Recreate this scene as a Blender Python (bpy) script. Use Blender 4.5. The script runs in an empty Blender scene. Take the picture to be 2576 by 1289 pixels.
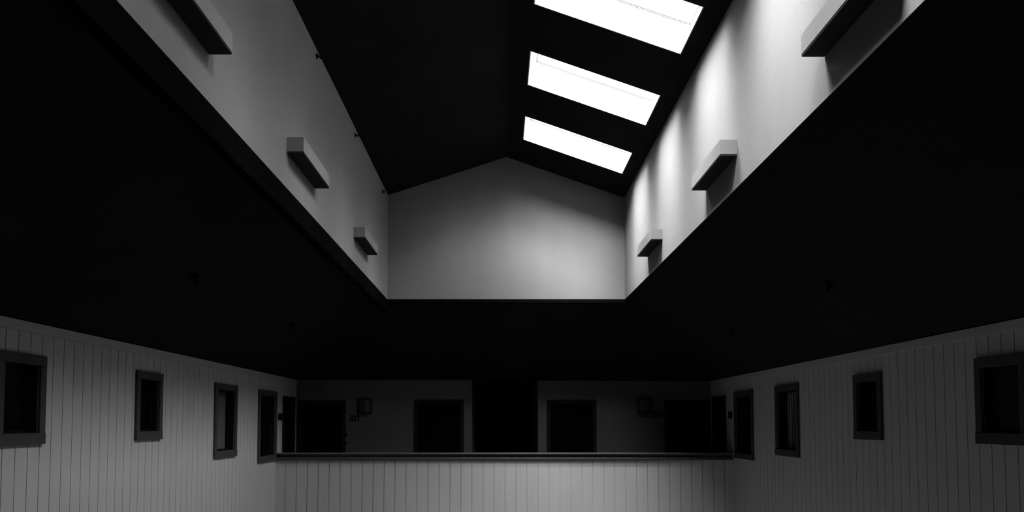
import bpy, bmesh, math, random
from mathutils import Vector, Matrix
random.seed(7)
scene = bpy.context.scene
C = scene.collection

# ------------------------------------------------------------------ camera
W, H = 2576.0, 1289.0
F_PX, VX, VY, PITCH = 1717.0, 1258.0, 1067.0, math.radians(2.7)
cam_d = bpy.data.cameras.new('camera')
cam_d.sensor_width = 36.0
cam_d.lens = F_PX / W * 36.0
cam_d.shift_x = (W / 2 - VX) / W
cam_d.shift_y = ((VY - F_PX * math.tan(PITCH)) - H / 2) / W
cam_d.clip_start = 0.02
cam = bpy.data.objects.new('camera', cam_d)
cam.location = (0, 0, 0)
cam.rotation_euler = (math.pi / 2 + PITCH, 0, 0)
C.objects.link(cam)
scene.camera = cam

# ------------------------------------------------------------------ sky, exposure
scene.view_settings.view_transform = 'Standard'
scene.view_settings.look = 'None'
scene.view_settings.gamma = 1.0
scene.view_settings.use_curve_mapping = False
scene.view_settings.exposure = 5.0
SKY = 0.09
GLOWS = [(9.1, 12.0, -30.0, 0.0), (1.0, 16.0, 0.0, -25.0), (6.6, 20.0, 0.0, -45.0), (3.1, 16.0, -30.0, -40.0),
         (1.1, 40.0, 45.0, 0.0), (2.1, 40.0, 50.0, -40.0), (0.7, 24.0, 30.0, -40.0)]
world = bpy.data.worlds.new('overcast_sky')
scene.world = world
world.use_nodes = True
wn, wl = world.node_tree.nodes, world.node_tree.links
bg = wn['Background']
# bright hazy sky: an even veil plus broad soft glows, each (strength, sharpness, tilt from the zenith towards x, towards y)
tco = wn.new('ShaderNodeTexCoord')
nv = wn.new('ShaderNodeVectorMath')
nv.operation = 'NORMALIZE'
wl.new(tco.outputs['Generated'], nv.inputs[0])


def wmath(op, a, b):
    m = wn.new('ShaderNodeMath')
    m.operation = op
    for k, q in enumerate((a, b)):
        if isinstance(q, (int, float)):
            m.inputs[k].default_value = q
        else:
            wl.new(q, m.inputs[k])
    return m.outputs[0]


total = SKY
for strength, sharp, tx, ty in GLOWS:
    dp = wn.new('ShaderNodeVectorMath')
    dp.operation = 'DOT_PRODUCT'
    wl.new(nv.outputs['Vector'], dp.inputs[0])
    dp.inputs[1].default_value = Vector((math.tan(math.radians(tx)), math.tan(math.radians(ty)), 1.0)).normalized()
    total = wmath('ADD', wmath('MULTIPLY', wmath('POWER', wmath('MAXIMUM', dp.outputs['Value'], 0.0), sharp), strength), total)
if GLOWS:
    wl.new(total, bg.inputs['Strength'])
else:
    bg.inputs['Strength'].default_value = SKY
bg.inputs['Color'].default_value = (1, 1, 1, 1)

# ------------------------------------------------------------------ measures (metres, eye at the origin)
XL, XR = -4.10, 4.245            # side walls
YB, YF = 13.74, -0.60            # back wall, front wall
WXL, WXR = -1.93, 2.137          # sides of the light well
WYB, WYF = 11.57, 1.70           # ends of the light well
ZW = 2.128                       # lower edge of the light well
ZEL, ZER = 0.889, 0.862          # ceiling line on the side walls
EAVE, RIDGE_X, RIDGE_Z = 3.885, 0.11, 4.60
EAVE_L = 3.93
SLOPE_R = (RIDGE_Z - EAVE) / (WXR - RIDGE_X)
SLOPE_L = (RIDGE_Z - EAVE_L) / (RIDGE_X - WXL)
FLOOR_UP, FLOOR = -1.60, -4.60   # gallery floor, court floor
YP = 12.52                       # face of the parapet
SKY_Y = [9.80 - 1.75 * k for k in range(5)]      # near edge of each skylight
SKY_W, SX0, SX1 = 0.84, 0.36, 1.94
ROOF_T = 0.345

# portals: tell the renderer where the daylight comes in
ang = math.atan(SLOPE_R)
for y in SKY_Y:
    xm = (SX0 + SX1) / 2
    zm = RIDGE_Z - (xm - RIDGE_X) * SLOPE_R
    ld = bpy.data.lights.new('skylight_portal', 'AREA')
    ld.shape = 'RECTANGLE'
    ld.size = (SX1 - SX0) / math.cos(ang)
    ld.size_y = SKY_W
    ld.cycles.is_portal = True
    lo = bpy.data.objects.new('skylight_portal', ld)
    n = Vector((math.sin(ang), 0, math.cos(ang)))
    lo.location = Vector((xm, y + SKY_W / 2, zm)) + n * (ROOF_T - 0.06)
    lo.rotation_euler = (0, ang, 0)
    C.objects.link(lo)


# ------------------------------------------------------------------ materials
def mat(name, col, rough=0.7, var=0.06, scale=6.0, bump=0.0, bscale=120.0, metal=0.0, spec=0.3, stretch=None):
    m = bpy.data.materials.new(name)
    m.use_nodes = True
    n, l = m.node_tree.nodes, m.node_tree.links
    b = n['Principled BSDF']
    b.inputs['Roughness'].default_value = rough
    b.inputs['Metallic'].default_value = metal
    b.inputs['Specular IOR Level'].default_value = spec
    tc = n.new('ShaderNodeTexCoord')
    src = tc.outputs['Object']
    if stretch:
        mp = n.new('ShaderNodeMapping')
        mp.inputs['Scale'].default_value = stretch
        l.new(src, mp.inputs['Vector'])
        vec = mp.outputs['Vector']
    else:
        vec = src
    nz = n.new('ShaderNodeTexNoise')
    nz.inputs['Scale'].default_value = scale
    nz.inputs['Detail'].default_value = 5
    l.new(vec, nz.inputs['Vector'])
    rp = n.new('ShaderNodeValToRGB')
    lo, hi = col * (1 - var), min(1, col * (1 + var))
    rp.color_ramp.elements[0].position = 0.3
    rp.color_ramp.elements[1].position = 0.7
    rp.color_ramp.elements[0].color = (lo, lo, lo, 1)
    rp.color_ramp.elements[1].color = (hi, hi, hi, 1)
    l.new(nz.outputs['Fac'], rp.inputs['Fac'])
    l.new(rp.outputs['Color'], b.inputs['Base Color'])
    if bump:
        n2 = n.new('ShaderNodeTexNoise')
        n2.inputs['Scale'].default_value = bscale
        n2.inputs['Detail'].default_value = 3
        l.new(src, n2.inputs['Vector'])
        bp = n.new('ShaderNodeBump')
        bp.inputs['Strength'].default_value = bump
        bp.inputs['Distance'].default_value = 0.01
        l.new(n2.outputs['Fac'], bp.inputs['Height'])
        l.new(bp.outputs['Normal'], b.inputs['Normal'])
    return m


def glass_mat(name, tint, gloss):
    m = bpy.data.materials.new(name)
    m.use_nodes = True
    n, l = m.node_tree.nodes, m.node_tree.links
    n.remove(n['Principled BSDF'])
    out = n['Material Output']
    tr = n.new('ShaderNodeBsdfTransparent')
    tr.inputs['Color'].default_value = (tint, tint, tint, 1)
    gl = n.new('ShaderNodeBsdfGlossy')
    gl.inputs['Roughness'].default_value = 0.04
    fr = n.new('ShaderNodeFresnel')
    fr.inputs['IOR'].default_value = 1.45
    mu = n.new('ShaderNodeMath')
    mu.operation = 'MULTIPLY'
    mu.inputs[1].default_value = gloss
    l.new(fr.outputs['Fac'], mu.inputs[0])
    mx = n.new('ShaderNodeMixShader')
    l.new(mu.outputs[0], mx.inputs['Fac'])
    l.new(tr.outputs[0], mx.inputs[1])
    l.new(gl.outputs[0], mx.inputs[2])
    l.new(mx.outputs[0], out.inputs['Surface'])
    return m


M = dict(
    plaster=mat('white_plaster', 0.16, 0.85, 0.035, 2.2, 0.25, 90.0, stretch=(1.5, 1.5, 0.25)),
    siding=mat('painted_board_siding', 0.30, 0.75, 0.025, 3.0, 0.15, 160.0, stretch=(3, 3, 0.35)),
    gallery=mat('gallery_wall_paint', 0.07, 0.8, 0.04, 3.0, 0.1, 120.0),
    trim=mat('painted_trim_board', 0.27, 0.7, 0.04, 4.0, 0.08, 120.0),
    casing=mat('grey_window_casing', 0.036, 0.7, 0.06, 9.0, 0.08, 140.0, spec=0.08),
    sash=mat('dark_sash', 0.006, 0.6, 0.1, 9.0, spec=0.05),
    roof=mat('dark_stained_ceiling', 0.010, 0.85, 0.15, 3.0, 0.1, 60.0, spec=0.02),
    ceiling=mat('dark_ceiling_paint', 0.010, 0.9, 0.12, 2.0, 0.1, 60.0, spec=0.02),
    door=mat('black_door_leaf', 0.002, 0.7, 0.1, 5.0, spec=0.01),
    frame=mat('dark_door_frame', 0.010, 0.7, 0.08, 6.0, spec=0.05),
    fascia=mat('black_fascia_paint', 0.003, 0.9, 0.1, 4.0, spec=0.0),
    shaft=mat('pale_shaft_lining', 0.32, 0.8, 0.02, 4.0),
    shaft_low=mat('darkened_shaft_lining', 0.12, 0.8, 0.02, 4.0),  # lower end lining darkened so less light bounces onto the left well wall
    under_shade=mat('box_underside_shade', 0.02, 0.8, 0.05, 5.0, spec=0.05),  # shade under the wall boxes, put into the panel colour
    light_box=mat('white_wall_box', 0.17, 0.7, 0.03, 5.0),
    metal=mat('dark_metal', 0.002, 0.6, 0.1, 20.0, spec=0.03),
    shade=mat('frosted_lamp_shade', 0.030, 0.5, 0.08, 10.0),
    shade_metal=mat('lamp_bracket_metal', 0.006, 0.6, 0.1, 12.0, spec=0.05),
    number=mat('black_number', 0.003, 0.7, 0.05, 10.0, spec=0.02),
    rail=mat('grey_rail_paint', 0.045, 0.6, 0.05, 6.0, 0.05, 120.0),
    rail_top=mat('pale_rail_cap', 0.07, 0.45, 0.1, 8.0),  # cap board, paler than the rest of the rail
    curtain=mat('pale_curtain_cloth', 0.12, 0.9, 0.08, 8.0),
    curtain_dark=mat('grey_curtain_cloth', 0.24, 0.9, 0.1, 8.0),
    carpet=mat('court_floor', 0.34, 0.8, 0.06, 3.0, 0.1, 80.0, spec=0.1),
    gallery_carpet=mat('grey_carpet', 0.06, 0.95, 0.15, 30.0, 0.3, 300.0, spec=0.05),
    room=mat('unlit_room_paint', 0.10, 0.9, 0.05, 3.0),
    glass=glass_mat('window_glass', 0.9, 0.07),
    skyglass=glass_mat('skylight_glass', 0.97, 0.5),
    seam=mat('skylight_seam', 0.025, 0.5, 0.03, 10.0),
)


# ------------------------------------------------------------------ mesh helpers
def link(name, bm, m, parent=None, smooth=False):
    bmesh.ops.recalc_face_normals(bm, faces=bm.faces)
    me = bpy.data.meshes.new(name)
    bm.to_mesh(me)
    bm.free()
    if smooth:
        for p in me.polygons:
            p.use_smooth = True
    me.materials.append(M[m])
    o = bpy.data.objects.new(name, me)
    C.objects.link(o)
    if parent is not None:
        o.parent = parent
    return o


def box(bm, x0, x1, y0, y1, z0, z1):
    v = [bm.verts.new(p) for p in ((x0, y0, z0), (x1, y0, z0), (x1, y1, z0), (x0, y1, z0),
                                   (x0, y0, z1), (x1, y0, z1), (x1, y1, z1), (x0, y1, z1))]
    for f in ((0, 1, 2, 3), (4, 5, 6, 7), (0, 1, 5, 4), (1, 2, 6, 5), (2, 3, 7, 6), (3, 0, 4, 7)):
        bm.faces.new([v[i] for i in f])


def bevel(bm, w, seg=2):
    bmesh.ops.bevel(bm, geom=list(bm.edges), offset=w, segments=seg, affect='EDGES', profile=0.5)


def boxes(name, m, parent, *bs, bev=0.0):
    bm = bmesh.new()
    for b in bs:
        box(bm, *b)
    if bev:
        bevel(bm, bev)
    return link(name, bm, m, parent)


def cyl(bm, p0, p1, r0, r1=None, seg=20, cap=True):
    r1 = r0 if r1 is None else r1
    p0, p1 = Vector(p0), Vector(p1)
    d = (p1 - p0).normalized()
    a = d.orthogonal().normalized()
    b = d.cross(a)
    A, B = [], []
    for i in range(seg):
        t = 2 * math.pi * i / seg
        e = a * math.cos(t) + b * math.sin(t)
        A.append(bm.verts.new(p0 + e * r0))
        B.append(bm.verts.new(p1 + e * r1))
    for i in range(seg):
        j = (i + 1) % seg
        bm.faces.new((A[i], A[j], B[j], B[i]))
    if cap:
        bm.faces.new(A)
        bm.faces.new(B)


def prism(bm, pts, d):
    """polygon pts (3D) pushed along vector d"""
    d = Vector(d)
    A = [bm.verts.new(p) for p in pts]
    B = [bm.verts.new(Vector(p) + d) for p in pts]
    bm.faces.new(A)
    bm.faces.new(B)
    k = len(A)
    for i in range(k):
        j = (i + 1) % k
        bm.faces.new((A[i], A[j], B[j], B[i]))


def grid_slab(bm, O, u, v, n, us, vs, holes, thick, sunk=None):
    """a slab of solid cells with rectangular holes; sunk(u_mid) gives how far a column's face lies back (grooves)"""
    O, u, v, n = Vector(O), Vector(u), Vector(v), Vector(n)
    us = sorted(set([round(a, 5) for a in us] + [round(h[k], 5) for h in holes for k in (0, 1)]))
    vs = sorted(set([round(a, 5) for a in vs] + [round(h[k], 5) for h in holes for k in (2, 3)]))
    nu, nv = len(us) - 1, len(vs) - 1
    cache = {}

    def V(a, b, d):
        k = (round(a, 5), round(b, 5), round(d, 5))
        if k not in cache:
            cache[k] = bm.verts.new(O + u * a + v * b - n * d)
        return cache[k]

    def solid(i, j):
        if i < 0 or j < 0 or i >= nu or j >= nv:
            return False
        a, b = (us[i] + us[i + 1]) / 2, (vs[j] + vs[j + 1]) / 2
        return not any(h[0] < a < h[1] and h[2] < b < h[3] for h in holes)

    dep = [sunk((us[i] + us[i + 1]) / 2) if sunk else 0.0 for i in range(nu)]

    def quad(*p):
        try:
            bm.faces.new(p)
        except ValueError:
            pass

    for i in range(nu):
        for j in range(nv):
            if not solid(i, j):
                continue
            a0, a1, b0, b1, d = us[i], us[i + 1], vs[j], vs[j + 1], dep[i]
            quad(V(a0, b0, d), V(a1, b0, d), V(a1, b1, d), V(a0, b1, d))
            quad(V(a0, b0, thick), V(a0, b1, thick), V(a1, b1, thick), V(a1, b0, thick))
            for jj, b in ((j - 1, b0), (j + 1, b1)):
                if not solid(i, jj):
                    quad(V(a0, b, d), V(a1, b, d), V(a1, b, thick), V(a0, b, thick))
            for ii, a in ((i - 1, a0), (i + 1, a1)):
                if not solid(ii, j):
                    quad(V(a, b0, d), V(a, b1, d), V(a, b1, thick), V(a, b0, thick))
                elif dep[ii] > d + 1e-6:
                    quad(V(a, b0, d), V(a, b1, d), V(a, b1, dep[ii]), V(a, b0, dep[ii]))


def grooved(lo, hi, pitch, phase, width=0.009, deep=0.006):
    """plank edges between lo and hi, and the function that sinks the grooves"""
    us, cs = [lo, hi], []
    k = math.ceil((lo - phase) / pitch)
    while phase + k * pitch < hi - width:
        c = phase + k * pitch
        if c > lo + width:
            us += [c - width / 2, c + width / 2]
            cs.append(c)
        k += 1

    def sunk(a):
        q = (a - phase) / pitch
        return deep if abs(q - round(q)) * pitch < width / 2 else 0.0
    return us, sunk


def struct(o):
    o['kind'] = 'structure'
    return o


def empty(name, loc=(0, 0, 0)):
    o = bpy.data.objects.new(name, None)
    o.empty_display_size = 0.1
    o.location = loc
    C.objects.link(o)
    return o


def tag(o, label, cat, group=None):
    o['label'] = label
    o['category'] = cat
    if group:
        o['group'] = group
    return o


def dup(root, loc):
    r = root.copy()
    C.objects.link(r)
    r.location = loc
    for ch in list(root.children):
        c = ch.copy()
        C.objects.link(c)
        c.parent = r
        for g in list(ch.children):
            d = g.copy()
            C.objects.link(d)
            d.parent = c
    return r


# ------------------------------------------------------------------ floors
struct(boxes('floor', 'carpet', None, (XL - 2.4, XR + 2.4, YF - 0.2, YB + 7.2, FLOOR - 0.2, FLOOR)))
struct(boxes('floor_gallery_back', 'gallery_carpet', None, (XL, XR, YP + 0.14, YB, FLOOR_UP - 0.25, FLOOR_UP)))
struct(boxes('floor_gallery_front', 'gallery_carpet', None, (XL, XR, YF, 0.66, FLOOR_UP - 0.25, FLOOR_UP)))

# ------------------------------------------------------------------ side walls with window holes
# (wall, near edge, far edge, bottom, top): outer size of the casing
WIN_L = [(5.53, 6.12, -0.180, 0.606), (7.655, 8.243, -0.184, 0.603), (9.773, 10.595, -0.495, 0.588), (11.555, 12.487, -0.660, 0.578)]
WIN_R = [(5.47, 6.061, -0.176, 0.580), (7.563, 8.152, -0.182, 0.579), (9.677, 10.484, -0.479, 0.577), (11.424, 12.332, -0.610, 0.571)]
CW, CT, CB = 0.074, 0.088, 0.098    # widths of the casing boards: sides, head, sill


def hole(w):
    return (w[0] + CW, w[1] - CW, w[2] + CB, w[3] - CT)


DOOR_SL = (12.86, 13.62, FLOOR_UP, 0.53)
DOOR_SR = (12.81, 13.62, FLOOR_UP, 0.53)


def door_hole(d):
    return (d[0] + 0.05, d[1] - 0.05, d[2], d[3] - 0.05)


us, sk = grooved(YF, YB, 0.1518, 5.636)
bm = bmesh.new()
grid_slab(bm, (XL, 0, 0), (0, 1, 0), (0, 0, 1), (1, 0, 0), us, [FLOOR, 0.95], [hole(w) for w in WIN_L] + [door_hole(DOOR_SL)], 0.20, sk)
struct(link('wall_left', bm, 'siding'))
us, sk = grooved(YF, YB, 0.1505, 6.21)
bm = bmesh.new()
grid_slab(bm, (XR, 0, 0), (0, 1, 0), (0, 0, 1), (-1, 0, 0), us, [FLOOR, 0.93], [hole(w) for w in WIN_R] + [door_hole(DOOR_SR)], 0.20, sk)
struct(link('wall_right', bm, 'siding'))
# frieze boards under the ceiling
struct(boxes('trim_1', 'trim', None, (XL, XL + 0.022, YF, YB, 0.797, 0.883)))
struct(boxes('trim_2', 'trim', None, (XR - 0.022, XR, YF, YB, 0.772, 0.857)))

# unlit rooms behind the side walls
for s, xw, side in ((-1, XL - 0.20, 'left'), (1, XR + 0.20, 'right')):
    a, b = sorted((xw, xw + s * 2.0))
    e0, e1 = sorted((xw + s * 2.0, xw + s * 2.15))
    struct(boxes('wall_%s_outer' % side, 'room', None, (e0, e1, YF - 0.2, YB + 7.0, FLOOR, 1.10)))
    struct(boxes('ceiling_%s_room' % side, 'room', None, (a - 0.1, b + 0.1, YF - 0.2, YB + 0.2, 0.92, 1.10)))
    struct(boxes('floor_%s_room' % side, 'gallery_carpet', None, (a, b, YF, YB, FLOOR_UP - 0.2, FLOOR_UP)))

# ------------------------------------------------------------------ windows in the side walls
wno = 0
for side, wins in ((-1, WIN_L), (1, WIN_R)):
    xw = XL if side < 0 else XR
    for w in wins:
        wno += 1
        y0, y1, z0, z1 = w
        hy0, hy1, hz0, hz1 = hole(w)
        win = struct(empty('window_%d' % wno, (xw, (y0 + y1) / 2, z0)))
        ox, oy, oz = win.location

        def lx(a, b):      # a, b: distance out of the wall into the court (+) or into the wall (-)
            p, q = sorted((-side * a, -side * b))
            return p, q
        xs = lx(0.0, 0.030)
        boxes('casing_head', 'casing', win, (*xs, y0 - oy, y1 - oy, hz1 - oz, z1 - oz), bev=0.003)
        boxes('casing_side', 'casing', win, (*xs, y0 - oy, hy0 - oy, hz0 - oz, hz1 - oz), bev=0.003)
        boxes('casing_side', 'casing', win, (*xs, hy1 - oy, y1 - oy, hz0 - oz, hz1 - oz), bev=0.003)
        boxes('casing_sill', 'casing', win, (*lx(0.0, 0.036), y0 - oy, y1 - oy, 0.0, hz0 - oz), bev=0.003)
        g = 0.022
        a0, a1, c0, c1 = hy0 - oy, hy1 - oy, hz0 - oz, hz1 - oz
        xs = lx(-0.075, -0.105)
        # jamb lining of the opening
        j = 0.006
        jx = lx(-0.204, -0.001)
        boxes('jamb', 'sash', win, (*jx, a0, a0 + j, c0, c1), (*jx, a1 - j, a1, c0, c1), (*jx, a0, a1, c1 - j, c1), (*jx, a0, a1, c0, c0 + j))
        sash = boxes('sash', 'sash', win, (*xs, a0 + j, a0 + g, c0 + j, c1 - j), (*xs, a1 - g, a1 - j, c0 + j, c1 - j),
                     (*xs, a0 + g, a1 - g, c0 + j, c0 + g), (*xs, a0 + g, a1 - g, c1 - g, c1 - j))
        boxes('pane', 'glass', sash, (*lx(-0.088, -0.092), a0 + g, a1 - g, c0 + g, c1 - g))


def curtain(x, y0, y1, z0, z1, amp, waves, m, name, slant=0.0):
    bm = bmesh.new()
    nu, nz = 90, 10
    rows = []
    for k in range(nz + 1):
        t = k / nz
        row = []
        for i in range(nu + 1):
            s = i / nu
            y = y0 + (y1 - y0) * s + slant * (1 - t) ** 1.5 * (1 - s)
            a = amp * (0.75 + 0.25 * math.sin(3.1 * s + 0.6))
            row.append(bm.verts.new((x + a * math.sin(2 * math.pi * waves * s + 0.25 * math.sin(7 * s)), y, z0 + (z1 - z0) * t)))
        rows.append(row)
    for k in range(nz):
        for i in range(nu):
            bm.faces.new((rows[k][i], rows[k][i + 1], rows[k + 1][i + 1], rows[k + 1][i]))
    o = link(name, bm, m, None, smooth=True)
    sd = o.modifiers.new('thickness', 'SOLIDIFY')
    sd.thickness = 0.004
    return o


c = curtain(XL - 0.120, 9.83, 10.48, FLOOR_UP + 0.02, 0.62, 0.006, 5, 'curtain', 'curtain', slant=0.05)
tag(c, 'pale smooth curtain hanging behind the third window along the left wall', 'curtain')
b = empty('vertical_blind', (XR + 0.128, 10.08, 0.62))
tag(b, 'grey vertical blind with tilted open slats behind a window of the right wall', 'blind')
boxes('head_rail', 'curtain_dark', b, (-0.018, 0.018, -0.33, 0.33, -0.02, 0.03), bev=0.002)
for i in range(8):
    bm = bmesh.new()
    box(bm, -0.0012, 0.0012, -0.026, 0.026, FLOOR_UP + 0.05 - 0.62, -0.02)
    bmesh.ops.rotate(bm, verts=bm.verts, cent=(0, 0, 0), matrix=Matrix.Rotation(math.radians(-3 + 7 * math.sin(i * 2.3)), 3, 'Z'))
    o = link('slat', bm, 'curtain_dark', b)
    o.location = (0, -0.30 + i * 0.082, 0)

# ------------------------------------------------------------------ back wall, corridor, gallery doors
HX0, HX1 = -0.569, 0.762
ZB = 0.900
D_MID_L = (-1.729, -0.729, FLOOR_UP, 0.488)
D_MID_R = (0.937, 1.938, FLOOR_UP, 0.488)
D_COR_L = (-4.075, -3.106, FLOOR_UP, 0.472)
D_COR_R = (3.307, 4.219, FLOOR_UP, 0.472)
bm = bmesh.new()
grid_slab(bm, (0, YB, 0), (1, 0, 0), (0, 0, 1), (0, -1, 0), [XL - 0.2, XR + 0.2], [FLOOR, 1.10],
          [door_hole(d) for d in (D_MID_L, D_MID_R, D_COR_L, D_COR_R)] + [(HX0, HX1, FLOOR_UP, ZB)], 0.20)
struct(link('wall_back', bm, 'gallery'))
struct(boxes('wall_back_outer', 'room', None, (XL - 2.35, XR + 2.35, YB + 6.8, YB + 7.0, FLOOR, 1.10)))
struct(boxes('ceiling_back_room', 'room', None, (XL - 2.35, XR + 2.35, YB + 0.15, YB + 6.9, 1.0, 1.10)))
yc0, yc1 = YB + 0.20, YB + 6.5
struct(boxes('wall_corridor_left', 'room', None, (HX0 - 0.15, HX0, yc0, yc1, FLOOR_UP, 1.0)))
struct(boxes('wall_corridor_right', 'room', None, (HX1, HX1 + 0.15, yc0, yc1, FLOOR_UP, 1.0)))
struct(boxes('wall_corridor_end', 'room', None, (HX0 - 0.15, HX1 + 0.15, yc1, yc1 + 0.15, FLOOR_UP, 1.0)))
struct(boxes('ceiling_corridor', 'ceiling', None, (HX0, HX1, yc0, yc1, ZB, 1.0)))
struct(boxes('floor_corridor', 'gallery_carpet', None, (HX0, HX1, YB, yc1, FLOOR_UP - 0.2, FLOOR_UP)))


def door(no, d, wall, hinge):
    """a hung door in its frame. wall: 'back', 'left' or 'right'; hinge: which end of the width it hangs on"""
    a0, a1, z0, z1 = d
    wd, hh = a1 - a0, z1 - z0
    mid = (a0 + a1) / 2
    o = struct(empty('door_%d' % no))
    if wall == 'back':
        o.location = (mid, YB, z0)
    elif wall == 'left':
        o.location = (XL, mid, z0)
        o.rotation_euler = (0, 0, math.pi / 2)
    else:
        o.location = (XR, mid, z0)
        o.rotation_euler = (0, 0, -math.pi / 2)
    h = wd / 2
    # local frame: x along the wall, y into the wall, z up from the floor
    boxes('door_frame', 'frame', o, (-h, -h + 0.075, -0.018, 0.12, 0, hh), (h - 0.075, h, -0.018, 0.12, 0, hh),
          (-h + 0.075, h - 0.075, -0.018, 0.12, hh - 0.075, hh))
    bm = bmesh.new()
    box(bm, -h + 0.078, h - 0.078, 0.05, 0.095, 0.008, hh - 0.078)
    leaf = link('door_leaf', bm, 'door', o)
    s = -1 if hinge > 0 else 1
    kx = s * (h - 0.125)
    bm = bmesh.new()
    cyl(bm, (kx, 0.05, 1.02), (kx, 0.038, 1.02), 0.028)
    cyl(bm, (kx, 0.045, 1.02), (kx, 0.0, 1.02), 0.010)
    cyl(bm, (kx, -0.002, 1.02), (kx - s * 0.11, -0.002, 1.02), 0.009)
    link('door_handle', bm, 'metal', leaf)
    bm = bmesh.new()
    cyl(bm, (kx, 0.05, 1.22), (kx, 0.03, 1.22), 0.027)
    link('deadbolt', bm, 'metal', leaf)
    return o


d1 = door(1, D_COR_L, 'back', -1)
# dark lock fittings that break the right edge of the left corner door
dh = (D_COR_L[1] - D_COR_L[0]) / 2
for z, r in ((1.385, 0.036), (1.215, 0.022)):
    bm = bmesh.new()
    cyl(bm, (dh + 0.004, 0.0, z), (dh + 0.004, -0.035, z), r, r * 0.8)
    link('lock_fitting', bm, 'metal', d1)
door(2, D_MID_L, 'back', -1)
door(3, D_MID_R, 'back', 1)
door(4, D_COR_R, 'back', 1)
door(5, DOOR_SL, 'left', -1)
door(6, DOOR_SR, 'right', 1)

# ------------------------------------------------------------------ parapets
us, sk = grooved(XL, XR, 0.2005, 0.087, 0.011, 0.016)
bm = bmesh.new()
grid_slab(bm, (0, YP, 0), (1, 0, 0), (0, 0, 1), (0, -1, 0), us, [FLOOR, -0.60], [], 0.14, sk)
struct(link('wall_parapet', bm, 'siding'))
bm = bmesh.new()
grid_slab(bm, (0, 0.80, 0), (-1, 0, 0), (0, 0, 1), (0, 1, 0), [-XR, -XL], [FLOOR, -0.60], [], 0.14)
struct(link('wall_parapet_front', bm, 'siding'))


def rail_cap(name, y, s):
    """s = -1: the court lies towards -y"""
    o = struct(empty(name, ((XL + XR) / 2, y, -0.60)))
    hx = (XR - XL) / 2
    q = lambda a, b: tuple(sorted((s * a, s * b)))
    boxes('cap_board', 'rail_top', o, (-hx, hx, *q(-0.17, 0.095), 0.048, 0.070), bev=0.004)
    boxes('apron_board', 'rail', o, (-hx, hx, *q(0.001, 0.022), -0.062, 0.046), bev=0.002)
    boxes('rail_lip', 'rail', o, (-hx, hx, *q(0.022, 0.062), -0.050, -0.012), bev=0.006)
    boxes('rail_core', 'rail', o, (-hx, hx, *q(-0.14, 0.0), 0.0, 0.046))


rail_cap('trim_3', YP, -1)
rail_cap('trim_4', 0.80, 1)
# front wall behind the viewer
bm = bmesh.new()
grid_slab(bm, (0, YF, 0), (-1, 0, 0), (0, 0, 1), (0, 1, 0), [-XR - 0.2, -XL + 0.2], [FLOOR, 1.10], [], 0.20)
struct(link('wall_front', bm, 'gallery'))

# ------------------------------------------------------------------ sloping ceilings around the light well
T = 0.14
cl = dict(lb=(WXL, WYB, ZW), rb=(WXR, WYB, ZW), lf=(WXL, WYF, ZW), rf=(WXR, WYF, ZW),
          LB=(XL - 0.02, YB + 0.02, ZEL - 0.012), RB=(XR + 0.02, YB + 0.02, ZER - 0.012), LF=(XL - 0.02, YF - 0.02, ZEL - 0.012), RF=(XR + 0.02, YF - 0.02, ZER - 0.012))
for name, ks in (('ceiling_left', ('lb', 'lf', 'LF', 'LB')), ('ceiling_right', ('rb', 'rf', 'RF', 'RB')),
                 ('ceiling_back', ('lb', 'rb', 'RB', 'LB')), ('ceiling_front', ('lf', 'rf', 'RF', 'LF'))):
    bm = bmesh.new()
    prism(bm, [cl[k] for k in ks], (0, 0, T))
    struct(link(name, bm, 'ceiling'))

# ------------------------------------------------------------------ walls of the light well
IN = 0.004     # the plaster stands a little proud of the ceiling edge
bm = bmesh.new()
prism(bm, [(WXL + IN, WYF - 0.15, ZW), (WXL + IN, WYB + 0.15, ZW), (WXL + IN, WYB + 0.15, EAVE_L + 0.05), (WXL + IN, WYF - 0.15, EAVE_L + 0.05)], (-0.15, 0, 0))
struct(link('wall_well_left', bm, 'plaster'))
bm = bmesh.new()
prism(bm, [(WXR - IN, WYF - 0.15, ZW), (WXR - IN, WYB + 0.15, ZW), (WXR - IN, WYB + 0.15, EAVE + 0.05), (WXR - IN, WYF - 0.15, EAVE + 0.05)], (0.15, 0, 0))
struct(link('wall_well_right', bm, 'plaster'))
for name, y, d in (('wall_well_back', WYB - IN, 0.15), ('wall_well_front', WYF + IN, -0.15)):
    bm = bmesh.new()
    prism(bm, [(WXL, y, ZW), (WXR, y, ZW), (WXR, y, EAVE + 0.03), (RIDGE_X, y, RIDGE_Z + 0.03), (WXL, y, EAVE_L + 0.03)], (0, d, 0))
    struct(link(name, bm, 'plaster'))
# dark board along the lower edge of the end wall
struct(boxes('trim_5', 'fascia', None, (WXL - 0.04, WXR + 0.13, WYB, WYB + 0.10, ZW - 0.06, ZW + 0.02)))

# added black board under the left well edge, there to shade the left wall
struct(boxes('trim_shade_board', 'fascia', None, (WXL - 0.09, WXL, WYF - 0.05, WYB + 0.05, ZW - 0.21, ZW + 0.02)))

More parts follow.
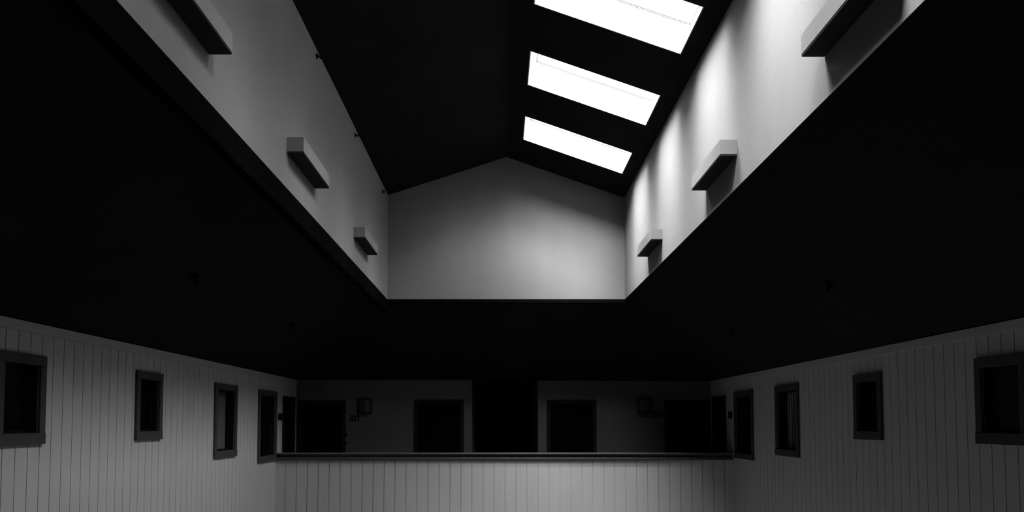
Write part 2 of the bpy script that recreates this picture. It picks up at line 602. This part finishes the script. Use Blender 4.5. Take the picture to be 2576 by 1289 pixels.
# roof slopes
ovh = 0.25
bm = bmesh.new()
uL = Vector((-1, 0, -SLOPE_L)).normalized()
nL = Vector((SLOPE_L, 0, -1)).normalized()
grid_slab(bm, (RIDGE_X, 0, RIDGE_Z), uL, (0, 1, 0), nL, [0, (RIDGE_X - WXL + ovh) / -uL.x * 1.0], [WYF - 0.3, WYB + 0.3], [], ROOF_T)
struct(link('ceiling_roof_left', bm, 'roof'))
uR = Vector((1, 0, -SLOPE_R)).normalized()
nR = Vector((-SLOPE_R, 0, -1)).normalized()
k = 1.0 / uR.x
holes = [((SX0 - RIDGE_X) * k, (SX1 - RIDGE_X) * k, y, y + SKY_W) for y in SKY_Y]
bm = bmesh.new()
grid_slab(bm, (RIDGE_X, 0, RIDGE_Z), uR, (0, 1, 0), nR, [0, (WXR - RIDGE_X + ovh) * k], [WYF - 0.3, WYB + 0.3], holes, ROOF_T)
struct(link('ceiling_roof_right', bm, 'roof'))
# weather cap over the ridge
struct(boxes('trim_6', 'roof', None, (RIDGE_X - 0.22, RIDGE_X + 0.22, WYF - 0.3, WYB + 0.3, RIDGE_Z + ROOF_T - 0.07, RIDGE_Z + ROOF_T + 0.05)))

# ------------------------------------------------------------------ skylights
wno = 9
for i, y in enumerate(SKY_Y):
    xm, ym = (SX0 + SX1) / 2, y + SKY_W / 2
    zm = RIDGE_Z - (xm - RIDGE_X) * SLOPE_R
    o = struct(empty('window_%d' % wno, (xm, ym, zm)))
    o.rotation_euler = (0, ang, 0)
    wno += 1
    hx, hy = (SX1 - SX0) / 2 / math.cos(ang), SKY_W / 2
    t = 0.012
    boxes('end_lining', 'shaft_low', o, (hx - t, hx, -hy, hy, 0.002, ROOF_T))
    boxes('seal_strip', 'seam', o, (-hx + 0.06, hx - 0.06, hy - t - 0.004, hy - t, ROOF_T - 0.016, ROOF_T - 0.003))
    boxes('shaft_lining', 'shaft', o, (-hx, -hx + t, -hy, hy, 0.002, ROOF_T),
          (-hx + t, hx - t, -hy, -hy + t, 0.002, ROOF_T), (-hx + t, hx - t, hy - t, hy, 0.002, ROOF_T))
    fr = boxes('skylight_frame', 'shaft', o, (-hx - 0.04, -hx + 0.02, -hy - 0.04, hy + 0.04, ROOF_T, ROOF_T + 0.05), (hx - 0.02, hx + 0.04, -hy - 0.04, hy + 0.04, ROOF_T, ROOF_T + 0.05),
               (-hx + 0.02, hx - 0.02, -hy - 0.04, -hy + 0.02, ROOF_T, ROOF_T + 0.05), (-hx + 0.02, hx - 0.02, hy - 0.02, hy + 0.04, ROOF_T, ROOF_T + 0.05))
    boxes('pane', 'skyglass', fr, (-hx + 0.02, hx - 0.02, -hy + 0.02, hy - 0.02, ROOF_T + 0.02, ROOF_T + 0.026))

# ------------------------------------------------------------------ box lights on the walls of the well
BOX_Y = [(8.875, 9.79), (6.052, 6.985), (3.48, 4.41)]


def box_light(x, s, y0, y1, z0, label):
    """s = +1: stands out of the wall towards +x. A closed box, open on top behind a low rim"""
    o = empty('box_wall_light', (x, (y0 + y1) / 2, z0))
    tag(o, label, 'wall light', 'white box lights on the walls of the light well')
    h, d, hh = (y1 - y0) / 2, 0.152, 0.143
    q = lambda a, b: tuple(sorted((s * a, s * b)))
    boxes('front_panel', 'light_box', o, (*q(d - 0.012, d), -h, h, 0.012, hh))
    boxes('end_panel', 'light_box', o, (*q(0, d - 0.012), -h, -h + 0.012, 0.012, hh))
    boxes('end_panel', 'light_box', o, (*q(0, d - 0.012), h - 0.012, h, 0.012, hh))
    boxes('bottom_panel', 'under_shade', o, (*q(0.002, d - 0.002), -h + 0.002, h - 0.002, -0.003, 0.012))['label'] = 'underside with its shade painted in'
    boxes('top_cover', 'light_box', o, (*q(0, d - 0.012), -h + 0.012, h - 0.012, hh - 0.016, hh - 0.004))
    return o


names = ('farthest', 'middle', 'nearest')
for (y0, y1), nm in zip(BOX_Y, names):
    box_light(WXL + IN, 1, y0, y1, 2.447, {'farthest': 'small white box wall light on the dim left well wall, farthest, by the end wall',
                                      'middle': 'white box wall light on the dim left well wall, middle one of three',
                                      'nearest': 'large white box wall light on the dim left well wall, cut by photo top'}[nm])
for (y0, y1), nm in zip(BOX_Y, names):
    box_light(WXR - IN, -1, y0 - 0.02, y1 - 0.03, 2.415, {'farthest': 'small white box wall light on the sunlit right well wall, farthest, by the end wall',
                                                     'middle': 'white box wall light on the bright right well wall, middle one of three',
                                                     'nearest': 'large white box wall light on the bright right well wall, cut by photo top'}[nm])


# ------------------------------------------------------------------ sprinklers
def sprinkler(loc, axis, label, group, r=0.03, k=1.0):
    o = empty('sprinkler_head', loc)
    tag(o, label, 'sprinkler', group)
    a = Vector(axis).normalized()
    z = Vector((0, 0, 0))
    bm = bmesh.new()
    cyl(bm, z - a * 0.004, a * 0.012, r * 1.1, r * 0.9)
    link('escutcheon', bm, 'metal', o)
    bm = bmesh.new()
    cyl(bm, a * k * 0.010, a * k * 0.060, r * 0.45, r * 0.35)
    b = a.orthogonal().normalized()
    for sgn in (-1, 1):
        cyl(bm, a * k * 0.05 + b * sgn * 0.004, a * k * 0.07 + b * sgn * r * 0.5, 0.004, seg=8)
        cyl(bm, a * k * 0.07 + b * sgn * r * 0.5, a * k * 0.092 + b * sgn * 0.004, 0.004, seg=8)
    link('nozzle', bm, 'metal', o)
    bm = bmesh.new()
    cyl(bm, a * k * 0.092, a * k * 0.098, r * 0.95, r * 0.95, seg=16)
    link('deflector', bm, 'metal', o)
    return o


for (y, z), lab in zip([(6.985, 3.855), (8.885, 3.827), (10.99, 3.793)],
                       ['dark sidewall sprinkler high on the left well wall, nearest of three', 'dark sidewall sprinkler high on the left well wall, middle of three',
                        'dark sidewall sprinkler high on the left well wall, farthest, near the gable end']):
    sprinkler((WXL + IN, y, z), (1, 0, -0.1), lab, 'sprinklers along the top of the left well wall', 0.028, 0.45)
mL = (ZW - ZEL) / (WXL - XL)
mR = (ZW - ZER) / (XR - WXR)
for x, y, lab in ((-3.06, 6.78, 'dark sprinkler on the left sloping ceiling, nearer of two'), (-3.07, 10.0, 'dark sprinkler on the left sloping ceiling, farther of two'),
                  (3.32, 6.81, 'black sprinkler on the right sloping ceiling, nearer and larger of two'), (3.38, 9.87, 'black sprinkler on the right sloping ceiling, farther and smaller of two')):
    z = ZEL + (x - XL) * mL if x < 0 else ZER + (XR - x) * mR
    sprinkler((x, y, z - 0.01), (0.25 if x < 0 else -0.25, 0, -1), lab, 'sprinklers on the sloping ceilings', 0.045)
mB = (ZW - (ZEL + ZER) / 2) / (YB - WYB)
for x, lab in ((-2.05, 'tiny dark sprinkler at the left on the black slope above the gallery'), (2.28, 'tiny dark sprinkler at the right on the black slope above the gallery'),
               (-0.36, 'tiny sprinkler left of centre on the black slope above the corridor opening'), (0.50, 'tiny sprinkler right of centre on the black slope above the corridor opening')):
    y = 12.86
    sprinkler((x, y, ZW - (y - WYB) * mB - 0.01), (0, -0.25, -1), lab, 'sprinklers on the slope above the gallery', 0.028)


# ------------------------------------------------------------------ gallery wall lamps
def wall_lamp(x, z0, label):
    o = empty('wall_lamp', (x, YB, z0))
    tag(o, label, 'wall lamp', 'half round wall lamps on the gallery wall')
    hw, hh, dp = 0.147, 0.29, 0.11
    boxes('backplate', 'shade_metal', o, (-hw, hw, -0.014, 0, 0.03, hh), bev=0.002)

    def arc(rx, ry, n=18):
        return [(-rx * math.cos(math.pi * i / n), -0.014 - ry * math.sin(math.pi * i / n)) for i in range(n + 1)]
    bm = bmesh.new()
    A, B = arc(hw * 0.93, dp * 0.95), arc(hw * 0.88, dp * 0.88)
    lo0, lo1, hi0, hi1 = ([bm.verts.new((p[0], p[1], z)) for p in P] for P, z in ((A, 0.03), (B, 0.03), (A, hh - 0.02), (B, hh - 0.02)))
    for i in range(len(A) - 1):
        bm.faces.new((lo0[i], lo0[i + 1], hi0[i + 1], hi0[i]))
        bm.faces.new((lo1[i], lo1[i + 1], hi1[i + 1], hi1[i]))
        bm.faces.new((lo0[i], lo0[i + 1], lo1[i + 1], lo1[i]))
        bm.faces.new((hi0[i], hi0[i + 1], hi1[i + 1], hi1[i]))
    link('lamp_shade', bm, 'shade', o, smooth=False)
    for z0_, z1_, nm in ((hh - 0.022, hh, 'top_rim'), (0.006, 0.034, 'bottom_rim')):
        bm = bmesh.new()
        prism(bm, [(p[0], p[1], z0_) for p in arc(hw, dp)], (0, 0, z1_ - z0_))
        link(nm, bm, 'shade_metal', o)
    for i in (0, 9, 18):
        px, py = arc(hw * 0.97, dp * 0.98)[i]
        boxes('strap', 'shade_metal', o, (px - 0.007, px + 0.007, py - 0.005, py + 0.003, 0.03, hh - 0.02))
    return o


wall_lamp(-2.718, 0.216, 'half round wall lamp on the gallery wall above the number 321')
wall_lamp(2.910, 0.216, 'half round wall lamp on the gallery wall beside the number 320')


# ------------------------------------------------------------------ room numbers
def digit(ch, x, z, hgt, parent):
    cu = bpy.data.curves.new('digit', 'FONT')
    cu.body = ch
    cu.size = hgt / 0.70
    cu.extrude = 0.006
    cu.offset = 0.004
    cu.align_x = 'CENTER'
    t = bpy.data.objects.new('digit_curve', cu)
    C.objects.link(t)
    bpy.context.view_layer.update()
    me = bpy.data.meshes.new_from_object(t.evaluated_get(bpy.context.evaluated_depsgraph_get()))
    bpy.data.objects.remove(t)
    bpy.data.curves.remove(cu)
    me.materials.clear()
    me.materials.append(M['number'])
    o = bpy.data.objects.new('digit', me)
    C.objects.link(o)
    o.parent = parent
    o.location = (x, -0.007, z)
    o.rotation_euler = (math.pi / 2, 0, 0)
    return o


def number(txt, x0, x1, z0, hgt, label):
    o = empty('room_number', ((x0 + x1) / 2, YB, z0))
    tag(o, label, 'room number', 'room numbers on the gallery walls')
    for i, ch in enumerate(txt):
        digit(ch, (x1 - x0) * ((i + 0.5) / len(txt) - 0.5), 0, hgt, o)
    return o


number('321', -3.025, -2.815, 0.062, 0.112, 'black room number 321 on the gallery wall under the left wall lamp')
number('320', 3.062, 3.275, 0.142, 0.108, 'black room number 320 on the gallery wall right of the wall lamp')
for x, s, y, z, lab in ((XL, 1, 12.72, 0.07, 'small dark number plate on the left wall between window and corner door'),
                        (XR, -1, 12.58, 0.10, 'small dark number plate on the right wall between window and corner door')):
    bm = bmesh.new()
    box(bm, *sorted((0, s * 0.012)), -0.10, 0.10, 0, 0.125)
    bevel(bm, 0.003)
    o = link('number_plate', bm, 'number')
    o.location = (x, y, z)
    tag(o, lab, 'number plate', 'number plates on the side walls')
